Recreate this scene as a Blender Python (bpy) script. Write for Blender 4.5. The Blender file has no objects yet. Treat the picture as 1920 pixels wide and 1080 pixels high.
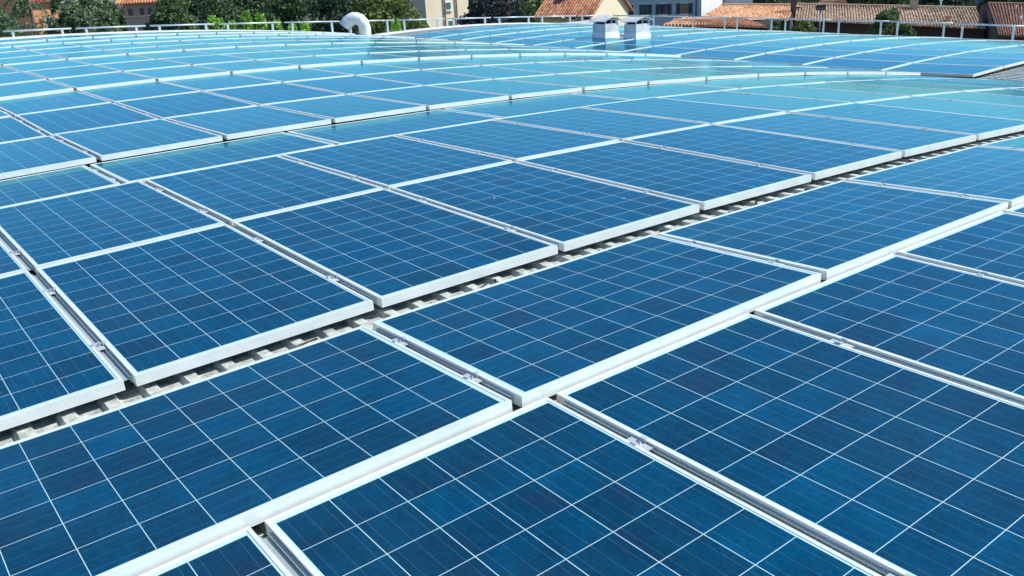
import bpy, bmesh, math, random
import numpy as np
from mathutils import Vector, Matrix
random.seed(7); rng = np.random.default_rng(7)
sc = bpy.context.scene
col = sc.collection

# ------------------------------------------------------------------ camera
CX, CY, CZ = -3.3919, 0.9026, 1.2213
YAW, PITCH, ROLL, FPX = 0.6394, 0.3398, -0.0547, 1679.8
fwd = Vector((math.sin(YAW)*math.cos(PITCH), math.cos(YAW)*math.cos(PITCH), -math.sin(PITCH)))
r0 = Vector((math.cos(YAW), -math.sin(YAW), 0)); u0 = r0.cross(fwd)
cr, sr = math.cos(ROLL), math.sin(ROLL)
rgt = cr*r0 + sr*u0; upv = -sr*r0 + cr*u0
EYE = Vector((CX, CY, CZ))
cam = bpy.data.cameras.new('camera'); camo = bpy.data.objects.new('camera', cam); col.objects.link(camo)
M = Matrix.Identity(4)
for i in range(3):
    M[i][0] = rgt[i]; M[i][1] = upv[i]; M[i][2] = -fwd[i]; M[i][3] = EYE[i]
camo.matrix_world = M
cam.sensor_width = 36; cam.lens = FPX/1920*36; cam.clip_start = 0.05; cam.clip_end = 3000
sc.camera = camo
def project(w):
    d = Vector(w) - EYE; z = d.dot(fwd)
    if z <= 0.05: return None
    return (960 + FPX*d.dot(rgt)/z, 540 - FPX*d.dot(upv)/z)
def ray(x, y): return fwd + rgt*((x-960)/FPX) - upv*((y-540)/FPX)
def at(x, y, dist):                      # point on the ray of a picture position, at a horizontal distance from the camera
    d = ray(x, y); return EYE + d*(dist/math.hypot(d.x, d.y))
# ------------------------------------------------------------------ sky, sun, exposure
SUN = Vector((0.74, -0.50, 0.90)).normalized()
w = bpy.data.worlds.new('World'); sc.world = w; w.use_nodes = True
nt = w.node_tree; bg = nt.nodes['Background']
sky = nt.nodes.new('ShaderNodeTexSky'); sky.sky_type = 'NISHITA'; sky.sun_disc = False
sky.sun_elevation = math.asin(SUN.z); sky.sun_rotation = math.atan2(SUN.x, SUN.y)
sky.air_density = 1.0; sky.dust_density = 0.2; sky.ozone_density = 4.0
mul = nt.nodes.new('ShaderNodeMix'); mul.data_type = 'RGBA'; mul.blend_type = 'MULTIPLY'; mul.inputs[0].default_value = 1
nt.links.new(sky.outputs[0], mul.inputs[6]); mul.inputs[7].default_value = (0.85, 0.95, 1.11, 1)
nt.links.new(mul.outputs[2], bg.inputs['Color']); bg.inputs['Strength'].default_value = 0.122
sl = bpy.data.lights.new('sun', 'SUN'); sl.energy = 4.3; sl.angle = math.radians(0.5); sl.color = (1, 0.97, 0.9)
so = bpy.data.objects.new('sun', sl); col.objects.link(so); so.rotation_euler = SUN.to_track_quat('Z', 'Y').to_euler()
sc.view_settings.view_transform = 'Standard'; sc.view_settings.look = 'None'
sc.view_settings.exposure = 0.36; sc.view_settings.gamma = 1

# ------------------------------------------------------------------ materials
def newmat(name):
    m = bpy.data.materials.new(name); m.use_nodes = True
    return m, m.node_tree, m.node_tree.nodes['Principled BSDF']
def N(nt, t, **k):
    n = nt.nodes.new(t)
    for a, b in k.items(): setattr(n, a, b)
    return n
def mathn(nt, op, a, b=None, c=None):
    n = nt.nodes.new('ShaderNodeMath'); n.operation = op
    for i, v in enumerate((a, b, c)):
        if v is None: continue
        if isinstance(v, (int, float)): n.inputs[i].default_value = v
        else: nt.links.new(v, n.inputs[i])
    return n.outputs[0]
def mixc(nt, f, a, b, mode='MIX'):
    n = nt.nodes.new('ShaderNodeMix'); n.data_type = 'RGBA'; n.blend_type = mode
    for i, v in ((0, f), (6, a), (7, b)):
        if isinstance(v, (int, float)): n.inputs[i].default_value = v
        elif isinstance(v, tuple): n.inputs[i].default_value = (*v, 1)[:4]
        else: nt.links.new(v, n.inputs[i])
    return n.outputs[2]
def noisy(name, c1, c2, scale=5, rough=0.7, metal=0, bump=0.0, detail=6, coord='Object', spec=0.4, stretch=None):
    m, t, p = newmat(name)
    tc = N(t, 'ShaderNodeTexCoord'); nz = N(t, 'ShaderNodeTexNoise')
    nz.inputs['Scale'].default_value = scale; nz.inputs['Detail'].default_value = detail
    src = tc.outputs[coord]
    if stretch:
        mp = N(t, 'ShaderNodeMapping'); mp.inputs['Scale'].default_value = stretch
        t.links.new(src, mp.inputs[0]); src = mp.outputs[0]
    t.links.new(src, nz.inputs['Vector'])
    r = N(t, 'ShaderNodeValToRGB'); r.color_ramp.elements[0].position = 0.32; r.color_ramp.elements[1].position = 0.68
    r.color_ramp.elements[0].color = (*c1, 1); r.color_ramp.elements[1].color = (*c2, 1)
    t.links.new(nz.outputs['Fac'], r.inputs[0]); t.links.new(r.outputs[0], p.inputs['Base Color'])
    p.inputs['Roughness'].default_value = rough; p.inputs['Metallic'].default_value = metal
    p.inputs['Specular IOR Level'].default_value = spec
    if bump:
        b = N(t, 'ShaderNodeBump'); b.inputs['Strength'].default_value = bump; b.inputs['Distance'].default_value = 0.02
        t.links.new(nz.outputs['Fac'], b.inputs['Height']); t.links.new(b.outputs[0], p.inputs['Normal'])
    return m

def cell_material(name, W, Hh):
    """polycrystalline cells, 6 x 10, white interstices and busbars; x runs across 6 cells, y along 10"""
    m, t, p = newmat(name)
    out = t.nodes['Material Output']
    tc = N(t, 'ShaderNodeTexCoord'); sx = N(t, 'ShaderNodeSeparateXYZ'); t.links.new(tc.outputs['Object'], sx.inputs[0])
    oi = N(t, 'ShaderNodeObjectInfo')
    P = 0.159
    u = mathn(t, 'DIVIDE', mathn(t, 'ADD', sx.outputs[0], 3*P), P)
    v = mathn(t, 'DIVIDE', mathn(t, 'ADD', sx.outputs[1], 5*P), P)
    fu = mathn(t, 'FRACT', u); fv = mathn(t, 'FRACT', v)
    du = mathn(t, 'MINIMUM', fu, mathn(t, 'SUBTRACT', 1.0, fu))
    dv = mathn(t, 'MINIMUM', fv, mathn(t, 'SUBTRACT', 1.0, fv))
    lu = mathn(t, 'LESS_THAN', du, 0.0012/P); lv = mathn(t, 'LESS_THAN', dv, 0.0011/P)
    # outside of the cell field = white back sheet
    ou = mathn(t, 'GREATER_THAN', mathn(t, 'ABSOLUTE', sx.outputs[0]), 3*P)
    ov = mathn(t, 'GREATER_THAN', mathn(t, 'ABSOLUTE', sx.outputs[1]), 5*P)
    grid = mathn(t, 'MAXIMUM', mathn(t, 'MAXIMUM', lu, lv), mathn(t, 'MAXIMUM', ou, ov))
    f3 = mathn(t, 'FRACT', mathn(t, 'MULTIPLY', u, 3.0))
    bb = mathn(t, 'LESS_THAN', mathn(t, 'ABSOLUTE', mathn(t, 'SUBTRACT', f3, 0.5)), 0.0007/P*3)
    # per cell random
    cv = N(t, 'ShaderNodeCombineXYZ')
    t.links.new(mathn(t, 'FLOOR', u), cv.inputs[0]); t.links.new(mathn(t, 'FLOOR', v), cv.inputs[1])
    t.links.new(mathn(t, 'MULTIPLY', oi.outputs['Random'], 91.7), cv.inputs[2])
    wn = N(t, 'ShaderNodeTexWhiteNoise'); wn.noise_dimensions = '3D'; t.links.new(cv.outputs[0], wn.inputs['Vector'])
    nz = N(t, 'ShaderNodeTexNoise'); nz.noise_dimensions = '4D'; nz.inputs['Scale'].default_value = 7.0; nz.inputs['Detail'].default_value = 4
    t.links.new(tc.outputs['Object'], nz.inputs['Vector']); t.links.new(mathn(t, 'MULTIPLY', oi.outputs['Random'], 33.0), nz.inputs['W'])
    mixv = mathn(t, 'ADD', mathn(t, 'MULTIPLY', wn.outputs['Value'], 0.30), mathn(t, 'MULTIPLY', nz.outputs['Fac'], 0.68))
    rp = N(t, 'ShaderNodeValToRGB'); e = rp.color_ramp.elements
    e[0].position = 0.14; e[0].color = (0.014, 0.021, 0.062, 1)
    e[1].position = 0.9; e[1].color = (0.0, 0.081, 0.170, 1)
    k = e.new(0.34); k.color = (0.002, 0.034, 0.070, 1)
    k = e.new(0.62); k.color = (0.0, 0.053, 0.114, 1)
    t.links.new(mixv, rp.inputs[0])
    vo = N(t, 'ShaderNodeTexVoronoi'); vo.inputs['Scale'].default_value = 95; t.links.new(tc.outputs['Object'], vo.inputs['Vector'])
    bwv = N(t, 'ShaderNodeSeparateColor'); t.links.new(vo.outputs['Color'], bwv.inputs[0])
    cryst = mathn(t, 'MULTIPLY_ADD', bwv.outputs[0], 0.3, 0.85)
    hs = N(t, 'ShaderNodeHueSaturation'); t.links.new(rp.outputs[0], hs.inputs['Color']); t.links.new(cryst, hs.inputs['Value'])
    c1 = mixc(t, mathn(t, 'MULTIPLY', bb, 0.12), hs.outputs[0], (0.32, 0.52, 0.6))
    c2 = mixc(t, grid, c1, (0.50, 0.70, 0.70))
    # dust film
    dz = N(t, 'ShaderNodeTexNoise'); dz.inputs['Scale'].default_value = 1.7; dz.inputs['Detail'].default_value = 8
    geo = N(t, 'ShaderNodeNewGeometry'); t.links.new(geo.outputs['Position'], dz.inputs['Vector'])
    dust = mathn(t, 'MULTIPLY', mathn(t, 'SUBTRACT', dz.outputs['Fac'], 0.35), 0.03)
    dust.node.use_clamp = True
    c3 = mixc(t, dust, c2, (0.5, 0.55, 0.5))
    sv = N(t, 'ShaderNodeTexVoronoi'); sv.inputs['Scale'].default_value = 2.2; t.links.new(geo.outputs['Position'], sv.inputs['Vector'])
    sp = mathn(t, 'MULTIPLY', mathn(t, 'LESS_THAN', sv.outputs['Distance'], 0.016), 0.7)
    c3 = mixc(t, sp, c3, (0.75, 0.76, 0.72))
    dif = N(t, 'ShaderNodeBsdfDiffuse'); t.links.new(c3, dif.inputs['Color'])
    gl = N(t, 'ShaderNodeBsdfGlossy'); gl.inputs['Color'].default_value = (0.36, 0.90, 1.0, 1)
    t.links.new(mathn(t, 'MULTIPLY_ADD', dz.outputs['Fac'], 0.10, 0.09), gl.inputs['Roughness'])
    # slightly wavy tempered glass
    wz = N(t, 'ShaderNodeTexNoise'); wz.inputs['Scale'].default_value = 3.0; wz.inputs['Detail'].default_value = 1
    t.links.new(geo.outputs['Position'], wz.inputs['Vector'])
    bp = N(t, 'ShaderNodeBump'); bp.inputs['Strength'].default_value = 0.12; bp.inputs['Distance'].default_value = 0.004
    t.links.new(wz.outputs['Fac'], bp.inputs['Height']); t.links.new(bp.outputs[0], gl.inputs['Normal'])
    fr = N(t, 'ShaderNodeFresnel'); fr.inputs['IOR'].default_value = 1.48
    mx = N(t, 'ShaderNodeMixShader'); t.links.new(fr.outputs[0], mx.inputs[0])
    t.links.new(dif.outputs[0], mx.inputs[1]); t.links.new(gl.outputs[0], mx.inputs[2])
    t.links.new(mx.outputs[0], out.inputs['Surface'])
    return m
MCELL = cell_material('photovoltaic_glass', 0, 0)
MALU = noisy('anodised_aluminium', (0.70, 0.735, 0.69), (0.80, 0.825, 0.775), 9, 0.38, 0.15, spec=0.5)
MRAIL = noisy('rail_aluminium', (0.36, 0.44, 0.41), (0.48, 0.56, 0.53), 12, 0.4, 0.3, stretch=(1, 0.1, 1))
MSLOT = noisy('dark_slot', (0.06, 0.09, 0.08), (0.12, 0.15, 0.14), 20, 0.8)
MCLAMP = noisy('clamp_aluminium', (0.42, 0.50, 0.49), (0.56, 0.63, 0.61), 20, 0.4, 0.2)
MBOLT = noisy('steel_bolt', (0.35, 0.36, 0.36), (0.5, 0.52, 0.5), 30, 0.35, 0.8)
MSHEET = noisy('weathered_roof_sheet', (0.30, 0.33, 0.28), (0.64, 0.66, 0.60), 26, 0.6, 0.0, 0.4, 12)
MCABLE = noisy('black_cable', (0.012, 0.013, 0.014), (0.03, 0.03, 0.03), 20, 0.5)
MWHITE = noisy('white_metal', (0.74, 0.78, 0.76), (0.86, 0.88, 0.86), 4, 0.45, 0.0, spec=0.5)
MGALV = noisy('galvanised_steel', (0.40, 0.46, 0.47), (0.60, 0.66, 0.66), 6, 0.45, 0.35, stretch=(1, 1, .25))
MPIPE = noisy('pipe_paint', (0.72, 0.71, 0.66), (0.86, 0.86, 0.83), 5, 0.4, 0.0, stretch=(1, 1, .3))
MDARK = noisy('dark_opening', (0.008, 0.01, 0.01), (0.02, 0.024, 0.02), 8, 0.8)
MBOXM = noisy('grey_zinc_sheet', (0.50, 0.54, 0.54), (0.72, 0.75, 0.74), 5, 0.5, 0.1, stretch=(1, 1, .3))
MCURB = noisy('white_flashing', (0.76, 0.78, 0.76), (0.86, 0.87, 0.85), 5, 0.5)

# ------------------------------------------------------------------ object helpers
def link(name, me, mat=None, parent=None, mats=None):
    o = bpy.data.objects.new(name, me); col.objects.link(o)
    if mat and not me.materials: me.materials.append(mat)
    if mats and not me.materials:
        for m in mats: me.materials.append(m)
    if parent: o.parent = parent
    return o
def mesh(name, v, f, smooth=False):
    me = bpy.data.meshes.new(name); me.from_pydata([tuple(p) for p in v], [], f)
    if smooth: me.polygons.foreach_set('use_smooth', [True]*len(me.polygons))
    me.update(); return me
def tag(o, label=None, cat=None, group=None, kind=None):
    if label: o['label'] = label
    if cat: o['category'] = cat
    if group: o['group'] = group
    if kind: o['kind'] = kind
    return o
def empty(name, loc, rz=0, label=None, cat=None, group=None):
    o = bpy.data.objects.new(name, None); col.objects.link(o); o.location = loc; o.rotation_euler = (0, 0, rz)
    o.empty_display_size = 0.1
    return tag(o, label, cat, group)
class MB:
    def __init__(s): s.v = []; s.f = []
    def box(s, x0, x1, y0, y1, z0, z1):
        b = len(s.v)
        s.v += [(x0,y0,z0),(x1,y0,z0),(x1,y1,z0),(x0,y1,z0),(x0,y0,z1),(x1,y0,z1),(x1,y1,z1),(x0,y1,z1)]
        s.f += [tuple(b+i for i in q) for q in ((0,3,2,1),(4,5,6,7),(0,1,5,4),(1,2,6,5),(2,3,7,6),(3,0,4,7))]
        return s
    def quad(s, a, b, c, d):
        k = len(s.v); s.v += [tuple(a), tuple(b), tuple(c), tuple(d)]; s.f.append((k, k+1, k+2, k+3)); return s
    def poly(s, pts):
        k = len(s.v); s.v += [tuple(p) for p in pts]; s.f.append(tuple(range(k, k+len(pts)))); return s
    def prism(s, prof, y0, y1):            # profile in xz, extruded along y
        k = len(s.v); n = len(prof)
        s.v += [(x, y0, z) for x, z in prof] + [(x, y1, z) for x, z in prof]
        s.f += [(k+i, k+(i+1) % n, k+n+(i+1) % n, k+n+i) for i in range(n)]
        s.f += [tuple(k+i for i in range(n))[::-1], tuple(k+n+i for i in range(n))]
        return s
    def tube(s, pts, r, n=8, cap=True, radii=None):
        pts = [Vector(p) for p in pts]; k = len(s.v)
        for i, p in enumerate(pts):
            d = (pts[min(i+1, len(pts)-1)] - pts[max(i-1, 0)]).normalized()
            a = Vector((0, 0, 1)) if abs(d.z) < 0.9 else Vector((1, 0, 0))
            a = (a - d*a.dot(d)).normalized(); b = d.cross(a); rr = radii[i] if radii else r
            s.v += [tuple(p + (a*math.cos(2*math.pi*j/n) + b*math.sin(2*math.pi*j/n))*rr) for j in range(n)]
        for i in range(len(pts)-1):
            for j in range(n):
                s.f.append((k+i*n+j, k+i*n+(j+1) % n, k+(i+1)*n+(j+1) % n, k+(i+1)*n+j))
        if cap: s.f += [tuple(k+j for j in range(n))[::-1], tuple(k+(len(pts)-1)*n+j for j in range(n))]
        return s
    def build(s, name, mat, parent=None, smooth=False):
        return link(name, mesh(name, s.v, s.f, smooth), mat, parent)

# ------------------------------------------------------------------ the two shallow vaults
R1, X2, R2, Z2 = 85.41, 14.0, 60.0, -0.75
def rise(Y): return 0.0155*(Y-8.4)
def v1pt(s, Y, z): a = s/R1; return Vector((R1*math.sin(a), Y, R1*math.cos(a)-R1+z))
def v2pt(s, Y, z): a = s/R2; return Vector((X2+R2*math.sin(a), Y, R2*math.cos(a)-R2+Z2+z))
FT = 0.042                                # frame depth
def panel_meshes(W, L):
    fr = MB(); a, b, i = W/2, L/2, 0.0125
    fr.box(-a, a, -b, -b+i, -FT, 0); fr.box(-a, a, b-i, b, -FT, 0)
    fr.box(-a, -a+i, -b+i, b-i, -FT, 0); fr.box(a-i, a, -b+i, b-i, -FT, 0)
    me = mesh('panel_frame', fr.v, fr.f)
    bm = bmesh.new(); bm.from_mesh(me); bmesh.ops.remove_doubles(bm, verts=bm.verts, dist=1e-5); bm.to_mesh(me); bm.free()
    me.materials.append(MALU)
    g = MB().box(-a+i, a-i, -b+i, b-i, -0.008, -0.0018)
    mg = mesh('panel_glass', g.v, g.f); mg.materials.append(MCELL)
    return me, mg
FR, GL = panel_meshes(0.992, 1.65)
FR2, GL2 = FR, GL
ORD = ['first','second','third','fourth','fifth','sixth','seventh','eighth','ninth','tenth','eleventh','twelfth',
       'thirteenth','fourteenth','fifteenth','sixteenth','seventeenth','eighteenth']
def infr(p, m=40):
    q = project(p); return q is not None and -m < q[0] < 1920+m and -m < q[1] < 1080+m
def rail_mesh(L):
    b = MB(); h = 0.028; w_ = 0.0185; t = 0.0045
    # U-channel lying between the frames: two flanges and a floor
    b.box(-w_, -w_+t, -L/2, L/2, -h, 0); b.box(w_-t, w_, -L/2, L/2, -h, 0)
    b.box(-w_+t, w_-t, -L/2, L/2, -0.014, -0.010)
    b.box(-w_+t, -w_+t+0.005, -L/2, L/2, -0.005, -0.001); b.box(w_-t-0.005, w_-t, -L/2, L/2, -0.005, -0.001)
    return mesh('mounting_rail', b.v, b.f)
def clamp_mesh(g):
    b = MB(); t = 0.0035; k = FT
    b.box(-g/2-0.006, -g/2+0.006, -0.012, 0.012, 0.0005, t); b.box(g/2-0.006, g/2+0.006, -0.012, 0.012, 0.0005, t)
    b.box(-g/2+0.0025, -g/2+0.006, -0.012, 0.012, -0.0115, 0.0005); b.box(g/2-0.006, g/2-0.0025, -0.012, 0.012, -0.0115, 0.0005)
    b.box(-g/2+0.006, g/2-0.006, -0.045, 0.045, -0.0115, -0.0095)
    return mesh('clamp', b.v, b.f)
def bolt_mesh():
    b = MB(); b.tube([(0, 0, -0.0095), (0, 0, -0.003)], 0.0085, 6); b.tube([(0, 0, -0.003), (0, 0, 0.001)], 0.005, 8)
    return mesh('bolt', b.v, b.f)
G = 0.041
RT = -0.0125                                # top of the channel below the panel face
CL = clamp_mesh(G); CL.materials.append(MCLAMP); BO = bolt_mesh(); BO.materials.append(MBOLT)
RAILS = {}
def frame_matrix(a, b, c, d):
    """a,b near left/right, c,d far left/right corners -> matrix with x across, y away"""
    o = (a+b+c+d)/4; x = ((b-a)+(d-c)).normalized(); y = ((c-a)+(d-b)); y = (y - x*y.dot(x)).normalized(); z = x.cross(y)
    m = Matrix.Identity(4)
    for i in range(3): m[i][0] = x[i]; m[i][1] = y[i]; m[i][2] = z[i]; m[i][3] = o[i]
    return m
ROT90 = Matrix.Rotation(math.radians(90), 4, 'Z')
PROTO = {}
def put_panel(mat, land, length, width, label, group):
    e = bpy.data.objects.new('solar_panel', None); col.objects.link(e); e.empty_display_size = 0.1
    base = 0.992 if land else 1.65
    sc_ = length/base
    e.matrix_world = mat @ (Matrix.Diagonal((width/(1.65 if land else 0.992), sc_, 1, 1))) @ (ROT90 if land else Matrix.Identity(4))
    tag(e, label, 'solar panel', group)
    if 'f' not in PROTO:
        PROTO['f'] = link('frame', FR, None, e); PROTO['g'] = link('glass_face', GL, None, e)
    else:
        for k in 'fg':
            c = PROTO[k].copy(); col.objects.link(c); c.parent = e
    return e
def put_rail(mat, L, label, group, near):
    key = round(L, 2)
    if key not in RAILS: RAILS[key] = rail_mesh(key); RAILS[key].materials.append(MRAIL)
    o = link('mounting_rail', RAILS[key]); o.matrix_world = mat @ Matrix.Translation((0, 0, RT)); tag(o, label, 'rail', group)
    for k in (-1, 1):
        if 'c' not in PROTO: PROTO['c'] = c = link('clamp', CL, None, o)
        else: c = PROTO['c'].copy(); col.objects.link(c); c.parent = o
        c.location = (0, k*0.27*L, -RT)
        if near:
            if 'b' not in PROTO: PROTO['b'] = b = link('bolt', BO, None, c)
            else: b = PROTO['b'].copy(); col.objects.link(b); b.parent = c
            b.location = (0, 0, 0)
npanel = nrail = 0
def row(fn, s0, i0, i1, y0, y1, z0, z1, land, desc, smin=-99, smax=99, skip=(), near=False, grp='solar panels on the near vault', gap=0.005):
    """one row of panels: edges y0 (near) and y1 (far), surface offsets z0/z1, gap centres at s0 + i*pitch"""
    global npanel, nrail
    wd = 1.63 if land else 0.992; g = G; pitch = wd+g
    L = (y1-y0)-gap
    ym = (y0+y1)/2; ya, yb = ym-L/2, ym+L/2
    za = z0; zb = z1
    hits = []
    for i in range(i0, i1):
        a = s0+i*pitch+g/2; b = a+wd
        if a < smin or b > smax or i in skip: continue
        j = [random.uniform(-.0025, .0025) for _ in range(3)]
        c4 = [fn(a, ya, za+j[0]), fn(b, ya, za+j[1]), fn(a, yb, zb+j[2]), fn(b, yb, zb+j[2]+j[1]-j[0])]
        if not any(infr(p, 60) for p in c4) and not infr(sum(c4, Vector())/4, 60): continue
        hits.append((i, c4))
    for n, (i, c4) in enumerate(hits):
        shape = 'landscape' if land else 'portrait'
        last = ' (rightmost)' if n == len(hits)-1 else ''
        put_panel(frame_matrix(*c4), land, L, wd, f'{shape} solar panel, {ORD[n]} from left in {desc}', grp)
        npanel += 1
    for n, (i, c4) in enumerate(hits):
        s = s0+i*pitch
        if n and hits[n-1][0] != i-1: continue
        q = [fn(s-0.05, ya, za), fn(s+0.05, ya, za), fn(s-0.05, yb, zb), fn(s+0.05, yb, zb)]
        m = frame_matrix(*q)
        where = f'left of the {ORD[n]} panel in {desc}'
        put_rail(m, L-0.09, 'channel rail ' + where, 'aluminium rails between the solar panels', near); nrail += 1
Q = 0.003826
def zq(h, Y): return h + Q*(Y-3)
# near vault, from the camera outwards
row(v1pt, -2.735, -2, 13, 1.335, 2.990, -0.122, zq(-0.0926, 3), False, 'the nearest row', near=True)
row(v1pt, -1.836, -2, 8, 3.0, 3.9964, zq(-0.0606, 3), zq(-0.0889, 4), True, 'the row before the open gap', near=True, smax=11)
row(v1pt, -2.742, -2, 13, 4.1277, 5.8255, zq(-0.0563, 4.13), zq(-0.0369, 5.83), False, 'the row just beyond the open gap', near=True, gap=0.012)
row(v1pt, -2.742, -3, 13, 5.8325, 7.4822, zq(-0.0309, 5.83), zq(-0.0365, 7.48), False, 'the second row beyond the open gap', near=True)
row(v1pt, -1.835, -3, 8, 7.4875, 8.5, zq(-0.0345, 7.48), zq(-0.043, 8.5), True, 'the row below the first white step', smax=10.75)
B = 'near-vault row'
rows1 = [(-1.735, 8.5259, 10.189, -0.0095, -0.0026, 'beyond the first white step'),
         (-1.7607, 10.195, 11.877, -0.0026, 0.0236, 'beyond the first white step'),
         (-0.7336, 11.884, 13.55, 0.0216, 0.034, 'beyond the first white step'),
         (-0.7474, 13.561, 15.241, 0.053, 0.070, 'beyond the second step'),
         (-0.7239, 15.248, 16.925, 0.070, 0.0908, 'beyond the second step'),
         (-0.7564, 16.931, 18.60, 0.0908, 0.098, 'beyond the second step'),
         (-0.7564, 18.6106, 20.28, 0.108, 0.118, 'beyond the third step'),
         (-0.7464, 20.288, 21.965, 0.119, 0.130, 'beyond the third step'),
         (-0.7564, 21.972, 23.64, 0.131, 0.140, 'beyond the third step'),
         (-0.7564, 23.65, 25.3, 0.146, 0.150, 'beyond the fourth step'),
         (-0.7464, 25.312, 26.98, 0.170, 0.178, 'beyond the fourth step')]
cnt = {}
STEP = [0.010, -0.002, 0.003, 0.014, 0.006, -0.003, 0.006, -0.002, 0.006, 0.012, 0.010]
for k, (s0, y0, y1, h0, h1, d) in enumerate(rows1):
    cnt[d] = cnt.get(d, 0)+1
    row(v1pt, s0, -4, 13, y0, y1, zq(h0, y0)+STEP[k], zq(h1, y1)-0.007, False, f'{ORD[cnt[d]-1]} row {d}', smax=10.9 if k < 10 else 9.8, near=False)
# far vault
ys = [8.19+1.634*k for k in range(12)]
for k in range(11):
    row(v2pt, -2.36, 0, 9, ys[k]+0.002, ys[k+1]-0.002, rise(ys[k])+(0.035 if k == 0 else 0.004 + 0.008*(k % 3 == 0)), rise(ys[k+1])-0.008, False,
        f'the {ORD[k]} row of the right vault', grp='solar panels on the far right vault', skip=((2,) if k == 6 else ()), gap=0.012)
for k in range(1, 3):
    row(v2pt, -2.36, 2, 9, 7.95-1.65*k, 7.95-1.65*(k-1)-0.01, rise(7.95-1.65*k)-0.04, rise(7.95-1.65*(k-1))-0.05, False,
        f'the {ORD[k-1]} row before the right vault gap', grp='solar panels on the far right vault')
print('PANELS', npanel, 'RAILS', nrail)

# ------------------------------------------------------------------ the building below them
def corrugated(fn, s0, s1, y0, y1, off):
    P = 0.145; v = []; f = []
    prof = [(0, 0), (0.075, 0), (0.088, 0.021), (0.132, 0.021)]
    xs = []
    s = s0
    while s < s1:
        for a, h in prof: xs.append((s+a, h))
        s += P
    YS = [y0, (y0+y1)/2, y1]
    for Y in YS:
        for a, h in xs: v.append(fn(a, Y, rise(Y)+off+h))
    n = len(xs)
    for j in range(len(YS)-1):
        for i in range(n-1): f.append((j*n+i, j*n+i+1, (j+1)*n+i+1, (j+1)*n+i))
    return mesh('roof_sheet', v, f)
GZ = -8.6
EX, EYY = 22.5, 28.1
hall = empty('industrial_hall', (8, 12, GZ), 0, 'large hall whose ribbed metal roof shows under the solar panels', 'building')
def child(o, par=None):
    p = par or hall; o.parent = p; o.matrix_parent_inverse = Matrix.Translation(-Vector(p.location)); return o
child(link('roof_sheet', corrugated(v1pt, -8.0, 10.75, -7, EYY, -0.078), MSHEET))
child(link('roof_sheet', corrugated(v2pt, -2.55, 8.6, -7, EYY, -0.078), MSHEET))
gb = MB()
for (a, b) in ((10.6, 11.6),):
    za = v1pt(10.75, 0, 0).z-0.16
    v = []
    for Y in (-7, EYY):
        for (x, dz) in ((10.55, 0.03), (10.62, -0.12), (11.4, -0.12), (11.5, 0.03)):
            v.append((x, Y, za+dz+rise(Y)))
    gb.v += v; gb.f += [(i, i+1, i+5, i+4) for i in range(3)]
child(gb.build('valley_gutter', MGALV))
# walls
wb = MB()
wb.box(-8, EX-0.1, EYY-0.35, EYY-0.05, GZ, -0.75); wb.box(EX-0.3, EX-0.05, -7, EYY-0.4, GZ, -1.55)
wb.box(-8, -7.7, -7, EYY-0.4, GZ, -0.9); wb.box(-7.7, EX-0.3, -7, -6.7, GZ, -1.9)
child(wb.build('wall', noisy('hall_wall', (.45, .45, .42), (.6, .6, .57), 1.2, .8)))
# white edge flashing following the far eave and the right eave
def strip(pts, wdt, th, axis):
    b = MB()
    for p, q in zip(pts[:-1], pts[1:]):
        if axis == 'x':
            a = [(p[0], p[1]-wdt, p[2]-th), (q[0], q[1]-wdt, q[2]-th), (q[0], q[1], q[2]-th), (p[0], p[1], p[2]-th)]
        else:
            a = [(p[0]-wdt, p[1], p[2]-th), (q[0]-wdt, q[1], q[2]-th), (q[0], q[1], q[2]-th), (p[0], p[1], p[2]-th)]
        c = [(x, y, z+th) for x, y, z in a]; k = len(b.v); b.v += a+c
        b.f += [tuple(k+i for i in g) for g in ((3,2,1,0),(4,5,6,7),(0,1,5,4),(1,2,6,5),(2,3,7,6),(3,0,4,7))]
    return b
pe = [tuple(v1pt(s, EYY, rise(EYY)-0.03)) for s in np.linspace(-8, 10.7, 26)]
child(strip(pe, 0.42, 0.10, 'x').build('edge_flashing', MCURB))
pe = [tuple(v2pt(s, EYY, rise(EYY)-0.03)) for s in np.linspace(-2.5, 8.5, 18)]
child(strip(pe, 0.42, 0.10, 'x').build('edge_flashing', MCURB))
pe = [tuple(v2pt(8.5, Y, rise(Y)-0.03)) for Y in np.linspace(-7, EYY-0.45, 10)]
child(strip(pe, 0.4, 0.10, 'y').build('edge_flashing', MCURB))

# ------------------------------------------------------------------ cables in the open gap
for k, (sx_, hl, txt) in enumerate([(-2.2, .16, 'near the left edge'), (-1.25, .14, 'below the second raised panel'), (-0.1, .12, 'right of a panel corner'),
                           (0.62, .22, 'stretched flat by a panel corner'), (1.2, .1, 'hooked under the middle panel'), (2.35, .12, 'under the fourth raised panel'),
                           (3.3, .1, 'far along the gap to the right')]):
    p = [v1pt(sx_+hl*t-0.03*math.sin(t*5+k), 4.015+0.10*t, -0.132+0.03*math.sin(t*3.1)*(1 if k % 2 else .5)) for t in np.linspace(0, 1, 9)]
    o = MB().tube(p, 0.0045, 6).build('cable', MCABLE, None, True)
    tag(o, 'black cable in the open roof gap, ' + txt, 'cable', 'black cables in the open gap')
# small steel rail feet in the gap
for k in range(12):
    s = -2.45 + k*0.5
    c = v1pt(s, 4.06, -0.078-0.062)
    b = MB().box(-0.035, 0.035, -0.016, 0.016, 0, 0.003).box(-0.035, -0.031, -0.016, 0.016, 0.003, 0.03)
    o = b.build('roof_bracket', MCLAMP); o.location = c; o.rotation_euler = (0, 0, 0.15*(k % 3-1))
    tag(o, f'small bright metal bracket on the roof sheet, {ORD[k]} from left in the open gap', 'bracket', 'small brackets in the open gap')

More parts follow.
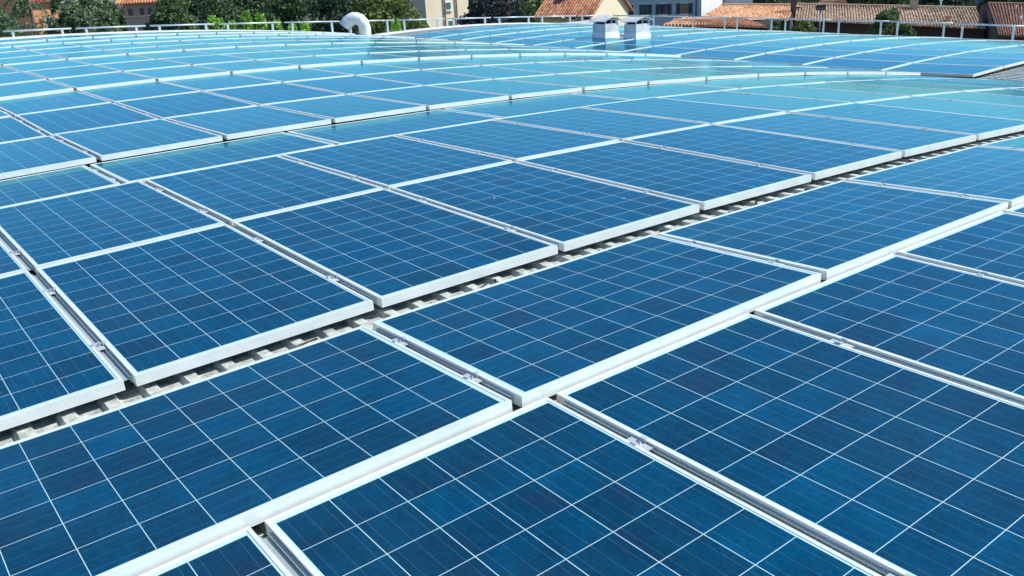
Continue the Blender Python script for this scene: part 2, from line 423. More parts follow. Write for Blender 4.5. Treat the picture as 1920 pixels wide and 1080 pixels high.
# ------------------------------------------------------------------ guard rails
def atY(x, y, Y): d = ray(x, y); return EYE + d*((Y-CY)/d.y)
def atX(x, y, X): d = ray(x, y); return EYE + d*((X-CX)/d.x)
RY, RX = 27.9, 22.3
def seg(a, b, pa, pb, zb, label, n):
    """one rail section from a to b with posts at pa, pb (fractions)"""
    a, b = Vector(a), Vector(b); d = b-a; dirn = d.normalized()
    e = empty('guard_rail', (a.x, a.y, a.z), 0, label, 'guard rail', 'guard rail sections along the roof edge')
    def ch(o): o.parent = e; o.matrix_parent_inverse = Matrix.Translation(-a); return o
    ch(MB().tube([a, b], 0.022, 8).build('top_rail', MGALV2, None, True))
    for f_ in (pa, pb):
        p = a+d*f_; z = zb(p)
        m = MB(); t = Vector((-dirn.y, dirn.x, 0)); w_ = 0.028
        for (x0, x1, y0, y1) in ((-w_, w_, -0.006, 0.006), (-w_, -w_+0.01, 0.006, 0.05)):
            k = len(m.v)
            for zz in (z, p.z-0.02):
                for (xx, yy) in ((x0, y0), (x1, y0), (x1, y1), (x0, y1)):
                    q = p + dirn*xx + t*yy; m.v.append((q.x, q.y, zz))
            m.f += [tuple(k+i for i in g) for g in ((0,3,2,1),(4,5,6,7),(0,1,5,4),(1,2,6,5),(2,3,7,6),(3,0,4,7))]
        ch(m.build('post', MGALV2))
MGALV2 = noisy('rail_galvanised', (0.40, 0.49, 0.51), (0.56, 0.65, 0.66), 6, 0.4, 0.3)
def surfz(p):
    if p.x < 10.6: return R1*math.cos(math.asin(p.x/R1))-R1+rise(p.y)-0.1
    x = max(11.55, p.x)-X2; return math.sqrt(R2*R2-x*x)-R2+Z2+rise(p.y)-0.1
br = [(-170, 66), (0, 59), (138, 53.2), (277, 48.3), (406, 45), (529.5, 42), (639, 40), (742, 38), (836, 35.3), (923, 33), (1004, 31.2), (1081, 29.8), (1146, 29.2)]
bp_ = [atY(x, y, RY) for x, y in br]
for i, (p, q) in enumerate(zip(bp_[:-1], bp_[1:])):
    d = (q-p); g = 0.06
    seg(p+d.normalized()*g, q-d.normalized()*g, 0.14, 0.86, surfz, f'rail section with two posts, {ORD[i]} from left along the far roof end', i)
top = [(1146, 29.2), (1216, 29.6), (1289, 31.2), (1370.5, 32.8), (1460, 35), (1559, 37.5), (1668, 40), (1788, 43.8), (1921, 49.5), (2075, 57)]
tp = [atX(x, y, RX) for x, y in top]; tp[0] = Vector((RX, RY-0.1, tp[0].z))
for i, (p, q) in enumerate(zip(tp[:-1], tp[1:])):
    d = (q-p); g = 0.02
    seg(p+d.normalized()*g, q-d.normalized()*g, 0.13, 0.87, surfz, f'rail section with two posts, {ORD[i]} from the corner along the right eave', i)

# ------------------------------------------------------------------ gooseneck vent pipe
def goose():
    c = at(685.5, 70, 28.6)
    base = Vector((c.x, c.y, c.z-0.25))
    e = empty('vent_pipe', base, 0, 'white gooseneck vent pipe curving over above the roof valley', 'vent pipe')
    right = Vector((rgt.x, rgt.y, 0)).normalized()
    k = (at(685.5, 70, 28.6)-EYE).dot(fwd)/FPX
    def pt(x, y): return right*((x-685.5)*k) + Vector((0, 0, (70-y)*k+0.25))
    path = [(685.5, 86), (685.5, 70), (685.5, 56), (685.2, 50), (683, 43.5), (679, 38.5), (673, 35.6), (667, 35), (661, 37), (656, 40.5), (652.2, 44.5), (649, 48.5)]
    r = 11.2*k
    rad = [r, r, r, r, r, r, r*1.0, r*1.02, r*1.02, r*1.03, r*1.05, r*1.1]
    P_ = [pt(*q) for q in path]
    o = MB().tube(P_, r, 20, cap=False, radii=rad).build('duct', MPIPE, e, True)
    o.modifiers.new('wall', 'SOLIDIFY').thickness = 0.012
    for i in (2, 5, 9):
        a, b = P_[i], P_[min(i+1, 11)]; d = (b-a).normalized()
        MB().tube([a-d*0.012, a+d*0.012], rad[i]*1.045, 20).build('seam_band', MPIPE, e, False)
    d = (P_[11]-P_[10]).normalized()
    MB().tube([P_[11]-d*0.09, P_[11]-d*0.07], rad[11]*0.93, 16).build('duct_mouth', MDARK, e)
    MB().tube([pt(655.5, 54), pt(655.5, 76)], 0.02, 8).build('support_strut', MGALV2, e, True)
goose()

# ------------------------------------------------------------------ two ventilation boxes
def ventbox(x, y, wx, wy, h, label):
    z = math.sqrt(R2*R2-(x-X2)**2)-R2+Z2+rise(y)-0.07
    e = empty('roof_ventilator', (x, y, z), 0.03, label, 'roof ventilator', 'pair of roof ventilators')
    body = MB().box(0, wx, 0, wy, 0.16, 0.13+h).build('housing', MBOXM, e)
    bm = bmesh.new(); bm.from_mesh(body.data); bmesh.ops.bevel(bm, geom=bm.edges[:], offset=0.008, segments=1); bm.to_mesh(body.data); bm.free()
    c = MB()
    a, b_ = 0.03, 0.0
    c.v += [(-a, -a, 0), (wx+a, -a, 0), (wx+a, wy+a, 0), (-a, wy+a, 0), (-0.004, -0.004, 0.22), (wx+0.004, -0.004, 0.22), (wx+0.004, wy+0.004, 0.22), (-0.004, wy+0.004, 0.22)]
    c.f += [(0, 1, 5, 4), (1, 2, 6, 5), (2, 3, 7, 6), (3, 0, 4, 7)]
    c.build('curb_flashing', MCURB, e)
    zt = 0.13+h
    MB().box(0.05, wx-0.05, 0.05, wy-0.05, zt, zt+0.07).build('gap_shade_block', MDARK, e)  # near-black block stands in for the shade in the gap under the cowl
    for (px, py) in ((0.03, 0.03), (wx-0.03, 0.03), (0.03, wy-0.03), (wx-0.03, wy-0.03), (wx/2, 0.02)):
        MB().box(px-0.015, px+0.015, py-0.01, py+0.01, zt, zt+0.10).build('leg', MBOXM, e)
    # curved cowl, axis along y
    cw = MB(); n = 10; ov = 0.08; th = 0.012
    top_ = []; 
    for j in range(n+1):
        t = j/n; xx = -ov+(wx+2*ov)*t; zz = zt+0.07+0.10*math.sin(math.pi*t)
        top_.append((xx, zz))
    prof = top_ + [(x_, z_-th) for x_, z_ in reversed(top_)]
    cw.prism(prof, -ov*0.9, wy+ov*0.9)
    cw.build('cowl', MBOXM, e)
ventbox(13.52, 18.90, 0.50, 0.47, 0.30, 'left grey box ventilator with curved cowl, farther of the pair')
ventbox(13.74, 17.98, 0.52, 0.42, 0.30, 'right grey box ventilator with curved cowl, nearer of the pair')

# ------------------------------------------------------------------ ground
gm = noisy('ground_soil', (.05, .075, .025), (.11, .12, .06), .08, .9, 0, 0, 10)
g = mesh('ground', [(-900, -300, GZ), (900, -300, GZ), (900, 1400, GZ), (-900, 1400, GZ)], [(0, 1, 2, 3)])
tag(link('ground', g, gm), kind='structure')

# ------------------------------------------------------------------ foliage
def leafmat(name, c1, c2, c3):
    m, t, p = newmat(name)
    geo = N(t, 'ShaderNodeNewGeometry'); nz = N(t, 'ShaderNodeTexNoise'); nz.inputs['Scale'].default_value = 1.1; nz.inputs['Detail'].default_value = 4
    t.links.new(geo.outputs['Position'], nz.inputs['Vector'])
    v = mathn(t, 'ADD', mathn(t, 'MULTIPLY', geo.outputs['Random Per Island'], .55), mathn(t, 'MULTIPLY', nz.outputs['Fac'], .5))
    r = N(t, 'ShaderNodeValToRGB'); e = r.color_ramp.elements
    e[0].position = .12; e[0].color = (*c1, 1); e[1].position = .9; e[1].color = (*c3, 1); k = e.new(.55); k.color = (*c2, 1)
    t.links.new(v, r.inputs[0]); t.links.new(r.outputs[0], p.inputs['Base Color'])
    p.inputs['Roughness'].default_value = .6; p.inputs['Specular IOR Level'].default_value = .25
    tr = N(t, 'ShaderNodeBsdfTranslucent'); t.links.new(r.outputs[0], tr.inputs['Color'])
    mx = N(t, 'ShaderNodeMixShader'); mx.inputs[0].default_value = .25
    t.links.new(p.outputs[0], mx.inputs[1]); t.links.new(tr.outputs[0], mx.inputs[2]); t.links.new(mx.outputs[0], t.nodes['Material Output'].inputs[0])
    return m
LM = {'dark': leafmat('leaf_dark', (.035, .065, .04), (.08, .135, .065), (.15, .22, .095)),
      'mid': leafmat('leaf_mid', (.04, .08, .035), (.10, .165, .06), (.19, .27, .10)),
      'olive': leafmat('leaf_olive', (.05, .09, .025), (.15, .20, .05), (.32, .34, .10)),
      'cedar': leafmat('leaf_cedar', (.03, .065, .05), (.11, .18, .09), (.30, .38, .16)),
      'bright': leafmat('leaf_bright', (.12, .30, .02), (.26, .52, .05), (.42, .70, .10)),
      'purple': leafmat('leaf_purple', (.018, .022, .032), (.05, .06, .065), (.12, .14, .12))}
MBARK = noisy('bark', (.06, .045, .035), (.16, .13, .10), 4, .9, 0, .4, stretch=(1, 1, .2))
def leaves(C, Nn, size, jit=.9, flat=0.0, aspect=.6):
    """C (n,3) centres -> one small bent quad each"""
    n = len(C)
    d = rng.normal(size=(n, 3)); d /= np.linalg.norm(d, axis=1)[:, None]
    nn = d*(1-flat) + np.array([0, 0, 1])*flat + Nn*0.6
    nn /= np.linalg.norm(nn, axis=1)[:, None]
    a = np.cross(nn, rng.normal(size=(n, 3))); a /= np.linalg.norm(a, axis=1)[:, None]
    b = np.cross(nn, a); s = size*rng.uniform(1-jit*.5, 1+jit*.5, (n, 1))
    V = np.stack([C-a*s, C-b*s*aspect, C+a*s, C+b*s*aspect], 1).reshape(-1, 3)
    F = np.arange(4*n).reshape(n, 4)
    me = bpy.data.meshes.new('crown'); me.vertices.add(4*n); me.vertices.foreach_set('co', V.ravel())
    me.loops.add(4*n); me.loops.foreach_set('vertex_index', F.ravel().astype(np.int32))
    me.polygons.add(n); me.polygons.foreach_set('loop_start', np.arange(0, 4*n, 4, dtype=np.int32)); me.polygons.foreach_set('loop_total', np.full(n, 4, dtype=np.int32))
    me.update(calc_edges=True); return me
def limbs(H, R, trunk_r, n=7):
    b = MB(); k = rng.uniform(-.3, .3, 2)
    pts = [(k[0]*t, k[1]*t, H*t) for t in (0, .3, .6, .9)]
    b.tube(pts, trunk_r, 8, radii=[trunk_r, trunk_r*.8, trunk_r*.5, trunk_r*.2])
    for i in range(n):
        a = rng.uniform(0, 6.28); z0 = H*rng.uniform(.3, .75); l = R*rng.uniform(.5, .9)
        p = [(k[0]*z0/H, k[1]*z0/H, z0), (math.cos(a)*l*.5, math.sin(a)*l*.5, z0+l*.35), (math.cos(a)*l, math.sin(a)*l, z0+l*.55)]
        b.tube(p, .1, 6, radii=[trunk_r*.4, trunk_r*.25, trunk_r*.08])
    return b
def tree(px, dist, R, ztop, kind, label, n=9000, leaf=.16, name='broadleaf_tree', cat='tree', grp=None, zlow=None, base=None, flat=0):
    p = at(px, 200, dist); x, y = (p.x, p.y) if base is None else base
    H = ztop-GZ
    e = empty(name, (x, y, GZ), rng.uniform(0, 6), label, cat, grp)
    zl = (zlow-GZ) if zlow is not None else H*.3
    limbs(H*.92, R, .08*R+.08).build('trunk', MBARK, e, True)
    # clumps spread over the crown volume
    nc = max(14, int(26*R)); cc = []
    for _ in range(nc):
        a = rng.uniform(0, 6.283); t = rng.uniform(0, 1)
        rr = R*math.sin(math.pi*min(.98, .18+.78*t))**.6*rng.uniform(.55, 1.0)
        cc.append((rr*math.cos(a), rr*math.sin(a), zl+(H-zl)*t*.97))
    cc = np.array(cc); cr_ = rng.uniform(.22, .42, nc)*min(R, 2.6)
    idx = rng.integers(0, nc, n); d = rng.normal(size=(n, 3)); d /= np.linalg.norm(d, axis=1)[:, None]
    rad = cr_[idx][:, None]*rng.uniform(.45, 1.05, (n, 1))**.6
    C = cc[idx]+d*rad*np.array([1, 1, .8])
    me = leaves(C, d, leaf, flat=flat)
    link('crown', me, LM[kind], e)
def cedar(px, dist, R, ztop, label, n=9000):
    p = at(px, 200, dist); H = ztop-GZ
    e = empty('cedar_tree', (p.x, p.y, GZ), rng.uniform(0, 6), label, 'tree', 'cedars behind the far roof end')
    MB().tube([(0, 0, 0), (.1, 0, H*.5), (0, .1, H)], .3, 8, radii=[.38, .25, .05]).build('trunk', MBARK, e, True)
    C = []; Dn = []
    nb = 85
    for i in range(nb):
        z0 = H*rng.uniform(.2, .98); l = R*(1.15-.75*(z0/H)**2)*rng.uniform(.65, 1.1); a = rng.uniform(0, 6.283)
        m = int(n/nb); t = rng.uniform(.12, 1, m)**.8
        lat = rng.normal(0, .13+.25*(1-t))*l*.35
        z = z0 + .16*l*np.sin(t*2.2) - .42*l*t**2.6 + rng.normal(0, .05, m) - np.abs(rng.normal(0, .18, m))*t
        ca, sa = math.cos(a), math.sin(a)
        C.append(np.stack([ca*l*t-sa*lat, sa*l*t+ca*lat, z], 1)); Dn.append(np.tile([ca*.3, sa*.3, .8], (m, 1)))
    link('crown', leaves(np.concatenate(C), np.concatenate(Dn), .11, flat=.3, aspect=.3), LM['cedar'], e)
EYEZ = CZ
cedar(8, 46, 4.2, 1.2, 'dark cedar with drooping boughs at the far left edge', 14000)
cedar(178, 44, 3.1, 1.5, 'cedar with long drooping pale tipped boughs left of the shaded house', 16000)
cedar(95, 60, 3.4, 1.4, 'farther cedar in the gap between the two left cedars', 9000)
tree(345, 56, 1.7, 0.9, 'mid', 'rounded grey green tree right of the shaded house', 13000, .10)
tree(410, 66, 3.4, .7, 'dark', 'dark broad tree behind the bright green saplings', 20000, .11)
tree(505, 68, 3.2, .7, 'dark', 'dense dull green tree in the middle of the tree belt', 20000, .11)
tree(585, 63, 2.9, .6, 'mid', 'green tree standing left of the vent pipe', 19000, .11)
tree(655, 60, 2.4, .6, 'dark', 'dark tree directly behind the vent pipe', 15000, .11)
tree(738, 48, 2.15, .7, 'olive', 'yellow green tree between vent pipe and cream house', 20000, .095)
tree(938, 52, 2.1, .4, 'purple', 'dark purplish conifer right of the cream house', 18000, .095, 'conifer')
tree(1003, 74, 1.6, 0.3, 'mid', 'grey green bush tree behind the dark conifer', 5000, .14)
for k, (px, py, h_) in enumerate([(397, 29, .6), (411, 35, .5), (433, 38, .3), (460, 19, 1), (487, 24, 1), (518, 35, .7), (548, 44, .3), (571, 43, .4), (741, 34, .5)]):
    top_ = at(px, py, 35.5)
    e = empty('sapling', (top_.x, top_.y, GZ), 0, f'bright green leafy shoot tip above the rail, {ORD[k]} from left', 'sapling', 'bright green shoots behind the rail')
    H = top_.z-GZ
    MB().tube([(0, 0, 0), (.05, 0, H*.5), (0, 0, H)], .04, 6, radii=[.06, .035, .008]).build('stem', MBARK, e, True)
    n = 300; t = rng.uniform(0, 1, n); r = .06+.14*np.sin(np.pi*np.clip(t*.9+.1, 0, 1))
    a = rng.uniform(0, 6.28, n); C = np.stack([r*np.cos(a), r*np.sin(a), H-1.6*t], 1)
    link('crown', leaves(C, np.zeros((n, 3)), .06, flat=.2), LM['bright'], e)

# ------------------------------------------------------------------ houses
def plaster(name, c, v=.12, s=.8):
    return noisy(name, tuple(x*(1-v) for x in c), c, s, .85, 0, .05, 10)
PL = {'cream': plaster('cream_plaster', (.84, .72, .50)), 'white': plaster('white_plaster', (.80, .79, .74)), 'grey': plaster('shade_tinted_white_plaster', (.46, .58, .62)),  # grey: white plaster with the villa front's shade mixed into its colour
      'beige': plaster('beige_plaster', (.50, .44, .30)), 'orange': plaster('orange_plaster', (.72, .33, .15)), 'olive': plaster('olive_plaster', (.38, .38, .30)),
      'brown': plaster('brown_brick', (.15, .09, .07)), 'blue': plaster('blue_plaster', (.20, .30, .45)), 'dark': plaster('dark_wall', (.05, .06, .06))}
def tilemat(name, cols):
    m, t, p = newmat(name)
    geo = N(t, 'ShaderNodeNewGeometry'); nz = N(t, 'ShaderNodeTexNoise'); nz.inputs['Scale'].default_value = .9; nz.inputs['Detail'].default_value = 6
    t.links.new(geo.outputs['Position'], nz.inputs['Vector'])
    v = mathn(t, 'ADD', mathn(t, 'MULTIPLY', geo.outputs['Random Per Island'], .6), mathn(t, 'MULTIPLY', nz.outputs['Fac'], .45))
    r = N(t, 'ShaderNodeValToRGB'); e = r.color_ramp.elements
    e[0].position = .15; e[0].color = (*cols[0], 1); e[1].position = .92; e[1].color = (*cols[-1], 1)
    for i, c in enumerate(cols[1:-1]): k = e.new(.15+.77*(i+1)/(len(cols)-1)); k.color = (*c, 1)
    t.links.new(v, r.inputs[0]); t.links.new(r.outputs[0], p.inputs['Base Color']); p.inputs['Roughness'].default_value = .85
    return m
TM = {'red': tilemat('red_tiles', [(.24, .09, .045), (.48, .19, .09), (.58, .28, .15), (.64, .40, .26)]),
      'salmon': tilemat('salmon_tiles', [(.32, .14, .06), (.58, .29, .14), (.68, .40, .22), (.74, .54, .36)]),
      'old': tilemat('weathered_tiles', [(.12, .085, .05), (.36, .24, .14), (.54, .39, .25), (.64, .54, .38)]),
      'brown': tilemat('brown_tiles', [(.15, .075, .045), (.28, .14, .08), (.38, .21, .13), (.44, .32, .22)])}
def tiled(a, b, c, d, pitch=.21, course=.36):
    """barrel tiles on the slope a-b (eave left/right), c-d (ridge left/right): each tile its own little half barrel"""
    a, b, c, d = map(Vector, (a, b, c, d)); W = max((b-a).length, (d-c).length); H = ((c+d)/2-(a+b)/2).length
    nx = max(2, int(W/pitch)); ny = max(2, int(H/course)); v = []; f = []
    nrm = (b-a).cross(c-a).normalized()
    if nrm.z < 0: nrm = -nrm
    def P(u, t): return (a*(1-u)+b*u)*(1-t)+(c*(1-u)+d*u)*t
    k = len(v); v += [tuple(P(0, 0)-nrm*.03), tuple(P(1, 0)-nrm*.03), tuple(P(1, 1)-nrm*.03), tuple(P(0, 1)-nrm*.03)]; f.append((0, 1, 2, 3))
    for i in range(nx):
        for j in range(ny):
            u0, u1 = (i+.10+.05*random.random())/nx, (i+.74+.05*random.random())/nx
            t0, t1 = j/ny, min(1, (j+1.12)/ny); k = len(v)
            jz = random.uniform(-.008, .012)
            for t, lift in ((t0, .035), (t1, .012)):
                for q, h in ((0, -.03), (.25, .055), (.75, .055), (1, -.03)):
                    v.append(tuple(P(u0+(u1-u0)*q, t)+nrm*(h+lift+jz)))
            f += [(k, k+1, k+5, k+4), (k+1, k+2, k+6, k+5), (k+2, k+3, k+7, k+6), (k, k+1, k+2, k+3)]
    return v, f
def put(o, e, o0): o.parent = e; o.matrix_parent_inverse = Matrix.Translation(-o0); return o
def house(name, px, py, dist, wx, wy, zeave, zridge, rot, wall, roof, label, windows=(), side_windows=(), ridge='x', wall2=None, over=.35, cat='house', chim=(), shut='green', pipes=()):
    """front-left corner of the front wall at picture position px; local x to the right, y away from the camera"""
    p = at(px, py, dist); d = ray(px, py); ang = math.atan2(-d.x, d.y)+rot
    e = empty(name, (p.x, p.y, GZ), ang, label, cat)
    ze, zr = zeave-GZ, zridge-GZ; t = .3
    w_ = MB().box(0, wx, 0, wy, 0, ze)
    if ridge == 'x':
        w_.poly([(0, 0, ze), (0, wy, ze), (0, wy/2, zr-.1)]); w_.poly([(wx, 0, ze), (wx, wy, ze), (wx, wy/2, zr-.1)])
    else:
        w_.poly([(0, 0, ze), (wx, 0, ze), (wx/2, 0, zr-.1)]); w_.poly([(0, wy, ze), (wx, wy, ze), (wx/2, wy, zr-.1)])
    wo = w_.build('wall', PL[wall], e)
    if wall2:
        sw_ = MB().box(wx+.003, wx+.05, 0, wy, 0, ze)
        if ridge == 'x': sw_.poly([(wx+.052, 0, ze-.02), (wx+.052, wy, ze-.02), (wx+.052, wy/2, zr-.08)])
        sw_.build('side_wall', PL[wall2], e)
    if roof:
        o = over; s = (zr-ze)/((wy if ridge == 'x' else wx)/2)
        if ridge == 'x':
            q = [((-o, -o, ze-s*o), (wx+o, -o, ze-s*o), (-o, wy/2, zr), (wx+o, wy/2, zr)), ((wx+o, wy+o, ze-s*o), (-o, wy+o, ze-s*o), (wx+o, wy/2, zr), (-o, wy/2, zr))]
        else:
            q = [((-o, wy+o, ze-s*o), (-o, -o, ze-s*o), (wx/2, wy+o, zr), (wx/2, -o, zr)), ((wx+o, -o, ze-s*o), (wx+o, wy+o, ze-s*o), (wx/2, -o, zr), (wx/2, wy+o, zr))]
        for qq in q:
            v, f = tiled(*qq); m = mesh('roof', v, f); link('roof', m, TM[roof], e)
        rp = [(-o, wy/2, zr+.02), (wx+o, wy/2, zr+.02)] if ridge == 'x' else [(wx/2, -o, zr+.02), (wx/2, wy+o, zr+.02)]
        MB().tube(rp, .11, 8).build('ridge_cap', TM[roof], e)
    for (x0, x1, z0, z1, sh) in windows:
        z0, z1 = z0-GZ, z1-GZ
        wn = MB().box(x0-.06, x1+.06, -.03, .02, z0-.06, z1+.06).build('window', PL['olive'] if wall == 'olive' else MWHITE, e)
        MB().box(x0, x1, -.034, -.031, z0, z1).build('pane', MPANE, wn)
        MB().box(x0-.12, x1+.12, -.12, -.035, z0-.12, z0-.06).build('sill', PL['white'], wn)
        if sh == 1:
            sw = (x1-x0)*.5
            for (a, b) in ((x0-sw-.02, x0-.02), (x1+.02, x1+sw+.02)): MB().box(a, b, -.075, -.036, z0, z1).build('shutter', SH[shut], wn)
        if sh == 2:
            MB().box(x0, x1, -.075, -.036, z0, z1).build('shutter', SH[shut], wn)
    for (x0, x1, z0, z1) in side_windows:
        z0, z1 = z0-GZ, z1-GZ; X = wx+.05
        wn = MB().box(X, X+.04, x0, x1, z0, z1).build('window', MPANE, e)
    for (x, y, w2, hh) in chim:
        zt = zr+hh
        c = MB().box(x, x+w2, y, y+w2, ze, zt).build('chimney', PL['cream' if wall != 'brown' else 'orange'], e)
        MB().box(x-.08, x+w2+.08, y-.08, y+w2+.08, zt, zt+.1).build('chimney_cap', TM[roof], c)
    for x in pipes:
        MB().tube([(x, -.08, 0), (x, -.08, ze)], .05, 6).build('drainpipe', PL['brown'], e)
    return e
MPANE = noisy('window_glass', (.02, .03, .04), (.05, .07, .09), 2, .1, 0, spec=.6)
SH = {'green': noisy('green_shutter', (.05, .12, .10), (.08, .17, .14), 6, .6), 'navy': noisy('dark_shutter', (.012, .05, .07), (.02, .07, .09), 6, .6)}
def zat(px, py, dist): return at(px, py, dist).z
# shaded house behind the trees at left
d_ = 78
house('country_house', 236, 40, d_, 3.9, 8, zat(270, 6, d_)+.2, zat(270, 6, d_)+1.5, -.25, 'olive', 'red', 'shaded drab house with terracotta roof between cedar and tree belt',
      [(x, x+.33, zat(260, 28, d_), zat(260, 15, d_), 0) for x in (.3, 1.15, 1.75, 2.4)], over=.5)
house('terracotta_house', 58, 40, 72, 1.9, 6, 1.0, 2.0, .35, 'orange', 'red', 'orange plastered house glimpsed through the cedars at left', [(1, 1.5, -.9, -.2, 0)])
d_ = 62
house('cream_house', 800, 40, d_, 3.6, 9, 1.2, 2.5, .62, 'cream', 'red', 'tall sunlit cream house with green shutters beside the dark conifer',
      [(1.72, 2.02, zat(850, 18, d_), zat(850, 5, d_), 2), (1.85, 2.15, zat(853, 50, d_), zat(853, 40, d_), 2)], pipes=(1.5, 2.5))
d_ = 66
house('yellow_gable_house', 1012, 40, d_, 4.1, 5.6, zat(1060, 24, d_), zat(1060, 24, d_)+1.9, -.56, 'beige', 'red', 'house with red tiled roof and sunlit pale yellow gable behind the ventilators',
      [(2.6, 2.95, zat(1060, 35, d_), zat(1060, 30, d_), 0), (3.5, 4.0, zat(1060, 35.5, d_), zat(1060, 31, d_), 0)], wall2='cream', chim=((2.0, 2.0, .5, .5),))  # beige of the front wall is shade put into its colour
d_ = 84
zw0, zw1 = zat(1220, 26, d_), zat(1220, 7, d_)
house('white_villa', 1166, 40, d_, 7.3, 5.6, -1.3, 0.2, -.42, 'grey', 'red', 'large white villa, shade tinted grey blue front with a row of dark shuttered windows',
      [(.6, 1.15, zw0, zw1, 2), (2.0, 2.55, zw0, zw1, 1), (3.6, 4.3, zw0, zw1, 1), (5.5, 6.2, zw0, zw1, 1)], shut='navy', wall2='white', pipes=(.1, 6.9))  # front is the same white wall, shade put into its plaster colour
house('white_house', 1343, 40, 88, 3.2, 7, -1.0, 0.4, .1, 'white', 'red', 'white sunlit house wall right of the villa', [(.05, .4, zat(1345, 9, 88), zat(1345, -2, 88), 0)], pipes=(.6,))
# low tiled roofs, right
def lowhouse(name, xl, yl, xr, yr, xl2, yl2, xr2, yr2, d0, d1, roof, wall, label, wallh=3.0, chim=()):
    """eave from (xl,yl) to (xr,yr) at distance d0, ridge from (xl2,yl2) to (xr2,yr2) at distance d1"""
    A, B_, C_, D_ = at(xl, yl, d0), at(xr, yr, d0), at(xl2, yl2, d1), at(xr2, yr2, d1)
    e = empty(name, (A.x, A.y, GZ), 0, label, 'house')
    o0 = Vector((A.x, A.y, GZ))
    v, f = tiled(A, B_, C_, D_); put(link('roof', mesh('roof', v, f), TM[roof]), e, o0)
    back = (C_-A); back.z = 0; b2 = back*1.9
    A2, B2 = A+b2, B_+b2
    v, f = tiled(B2, A2, D_, C_, .4, .8); put(link('roof', mesh('roof', v, f), TM[roof]), e, o0)
    put(MB().tube([C_+Vector((0, 0, .05)), D_+Vector((0, 0, .05))], .12, 8).build('ridge_cap', TM[roof]), e, o0)
    ins = back*.12; q = [A+ins, B_+ins, B2-ins, A2-ins]; m = MB(); k = 0
    zt = [p.z-.02+.0 for p in q]
    m.v = [(p.x, p.y, GZ) for p in q]+[(p.x, p.y, p.z+.05) for p in q]+[tuple(C_-Vector((0, 0, .15))), tuple(D_-Vector((0, 0, .15)))]
    m.f = [(0, 1, 5, 4), (2, 3, 7, 6), (1, 2, 6, 9, 5), (3, 0, 4, 8, 7)]
    put(m.build('wall', PL[wall]), e, o0)
    return e, o0, (A, B_, C_, D_)
lowhouse('low_house', 1240, 47.5, 1440, 51, 1262, 40, 1400, 37, 58, 62, 'salmon', 'dark', 'nearest low salmon tiled roof just beyond the right rail')
lowhouse('low_house', 1312, 34, 1478, 38, 1352, 10.5, 1490, 10.5, 73, 80, 'salmon', 'dark', 'bright salmon tiled roof joining the white house wall')
e, o0, c_ = lowhouse('low_house', 1488, 38, 1850, 54, 1494, 9, 1830, 16, 76, 84, 'old', 'brown', 'long weathered tiled roof behind the right rail')
lowhouse('low_house', 1872, 66, 1990, 74, 1852, 8, 2010, 10, 66, 82, 'brown', 'brown', 'dark reddish brown tiled roof at the right edge of view')
lowhouse('low_house', 1528, 12, 1592, 13, 1536, 4, 1586, 4, 104, 108, 'brown', 'orange', 'small distant roof with orange wall above the weathered roof')
def stack(px, pyb, pyt, dist, wpx, mat, label, name='chimney', cap=True):
    b = at(px, pyb, dist); t = at(px, pyt, dist); k = dist/FPX*wpx/2
    e = empty(name, b-Vector((0, 0, .6)), .6, label, 'chimney')
    MB().box(-k, k, -k, k, 0, t.z-b.z+.6).build('shaft', mat, e)
    if cap:
        h = t.z-b.z+.6
        for sx in (-1, 1): MB().box(sx*k-.06*sx-.05, sx*k-.06*sx+.05, -k, k, h, h+.14).build('cap_support', mat, e)
        MB().box(-k*1.25, k*1.25, -k*1.25, k*1.25, h+.14, h+.2).build('cap', TM['old'], e)
stack(1487, 22, -4, 77, 9, PL['brown'], 'dark brown chimney where the salmon and weathered roofs meet')
stack(1713, 13, 2, 83, 12, PL['beige'], 'small pale chimney on the ridge of the weathered roof')
stack(1776, 44, 34, 78, 7, PL['orange'], 'short orange chimney low on the weathered roof')
def pole(name, px, pyb, pyt, dist, r, label, cat, head=None):
    b = at(px, pyb, dist); t = at(px, pyt, dist)
    e = empty(name, b, YAW*-1-.3, label, cat); h = t.z-b.z
    MB().tube([(0, 0, 0), (0, 0, h)], r, 6).build('pole', MGALV2, e, True)
    if head == 'flood':
        k = dist/FPX
        MB().box(-7.5*k, 7.5*k, -.15, .15, h, h+8*k).build('lamp_head', MDARK, e)
        MB().box(-6.5*k, 6.5*k, -.17, -.152, h+1*k, h+5*k).build('lamp_glass', MPANE, e)
    if head == 'cap':
        MB().tube([(0, 0, h), (0, 0, h+.2)], r*2, 8).build('cowl', MWHITE, e)
pole('floodlight', 1536, 60, 19, 50, .035, 'black floodlight on a thin pole before the weathered roof', 'floodlight', 'flood')
pole('flue_pipe', 1762, 24, 2, 82, .06, 'thin grey flue pipe with white cap on the weathered roof', 'flue', 'cap')
pole('flue_pipe', 1904, 22, 10, 78, .05, 'short pale flue pipe on the brown roof, upper one', 'flue', None)
pole('flue_pipe', 1912, 46, 30, 72, .05, 'short dark flue pipe on the brown roof, lower one', 'flue', None)
# wall lamp on the gable house
q = at(1056, 38, 60); e = empty('wall_lamp', q, -YAW, 'round white lamp on a curved arm before the gable house wall', 'lamp')
MB().tube([(-.02, 0, .16), (0, -.05, 0), (.1, 0, -.12), (.3, 0, -.2)], .02, 6).build('arm', MDARK, e, True)
bm = bmesh.new(); bmesh.ops.create_uvsphere(bm, u_segments=14, v_segments=8, radius=.1, matrix=Matrix.Diagonal((1, 1, .7, 1)))
me = bpy.data.meshes.new('lamp_shade'); bm.to_mesh(me); bm.free(); o = link('lamp_shade', me, MWHITE, e); o.location = (-.03, -.02, .16)
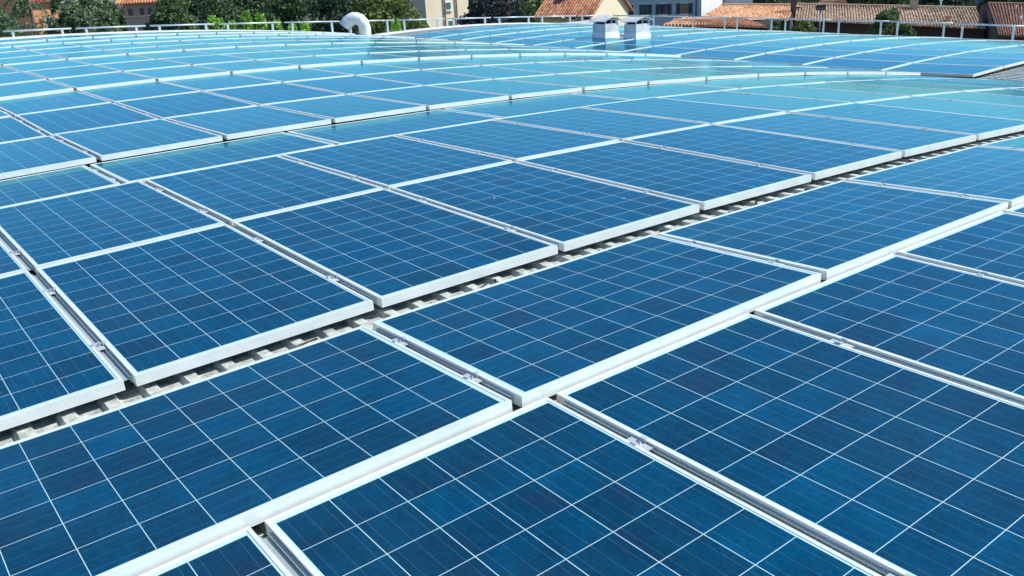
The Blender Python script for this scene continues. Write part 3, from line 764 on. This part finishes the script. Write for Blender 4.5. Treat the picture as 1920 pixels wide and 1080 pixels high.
# dark garden wall along the foot of the right-hand roofs
A, B_ = at(1180, 52, 48), at(1960, 78, 42)
b = MB(); n_ = Vector((-(B_-A).y, (B_-A).x, 0)).normalized()*.25
b.v = [(A.x, A.y, GZ), (B_.x, B_.y, GZ), (B_.x+n_.x, B_.y+n_.y, GZ), (A.x+n_.x, A.y+n_.y, GZ), (A.x, A.y, A.z), (B_.x, B_.y, B_.z), (B_.x+n_.x, B_.y+n_.y, B_.z), (A.x+n_.x, A.y+n_.y, A.z)]
b.f = [(0, 1, 5, 4), (1, 2, 6, 5), (2, 3, 7, 6), (3, 0, 4, 7), (4, 5, 6, 7)]
tag(b.build('boundary_wall', PL['dark']), 'long dark boundary wall running below the right hand rail', 'wall')
tree(1655, 70, 1.45, zat(1655, 22, 70), 'mid', 'bushy green tree in front of the weathered roof', 7000, .10, zlow=-7)
tree(1455, 64, .75, zat(1455, 36, 64), 'mid', 'small shrub at the left foot of the weathered roof', 2500, .09, 'shrub', 'shrub', zlow=-7.5)
tree(1500, 66, 1.1, zat(1500, 38, 66), 'olive', 'low leafy shrub under the eave of the weathered roof', 3000, .09, 'shrub', 'shrub', zlow=-7.5)
for k, (px, d_, R_, zt, kd, lb) in enumerate([(1035, 110, 5, -1.2, 'mid', 'far green tree above the red roof of the gable house'),
        (1430, 105, 3.5, -2, 'dark', 'far dark tree right of the white house'), (1475, 115, 4, -2, 'mid', 'far tree behind the brown chimney'),
        (1630, 112, 4, -1, 'mid', 'far tree above the middle of the weathered roof'), (1690, 118, 4, -2.5, 'olive', 'far pale tree left of the small pale chimney'),
        (1745, 105, 3.4, -2.5, 'dark', 'far dark tree behind the thin grey flue pipe'), (1890, 96, 3.5, -.5, 'dark', 'dark tree behind the brown roof at right'),
        (1960, 90, 4, 0.5, 'dark', 'dark tree at the extreme right edge'), (300, 100, 4, .6, 'dark', 'far dark tree behind the shaded house'), (215, 96, 3.2, .6, 'dark', 'far dark tree left of the shaded house'), (60, 90, 3.5, 1, 'mid', 'far tree behind the orange plastered house'),
        (880, 92, 4, .2, 'dark', 'far tree between cream house and conifer'), (770, 90, 5, .8, 'dark', 'far tree behind the yellow green tree')]):
    tree(px, d_, R_, zt, kd, lb, 7000, .24, grp=None)
house('blue_house', 1800, 30, 108, 4.2, 6, -3.0, -1.6, .1, 'blue', 'brown', 'distant blue shaded house above the right end of weathered roof', [(1.7, 2.1, -7, -5.6, 0)])
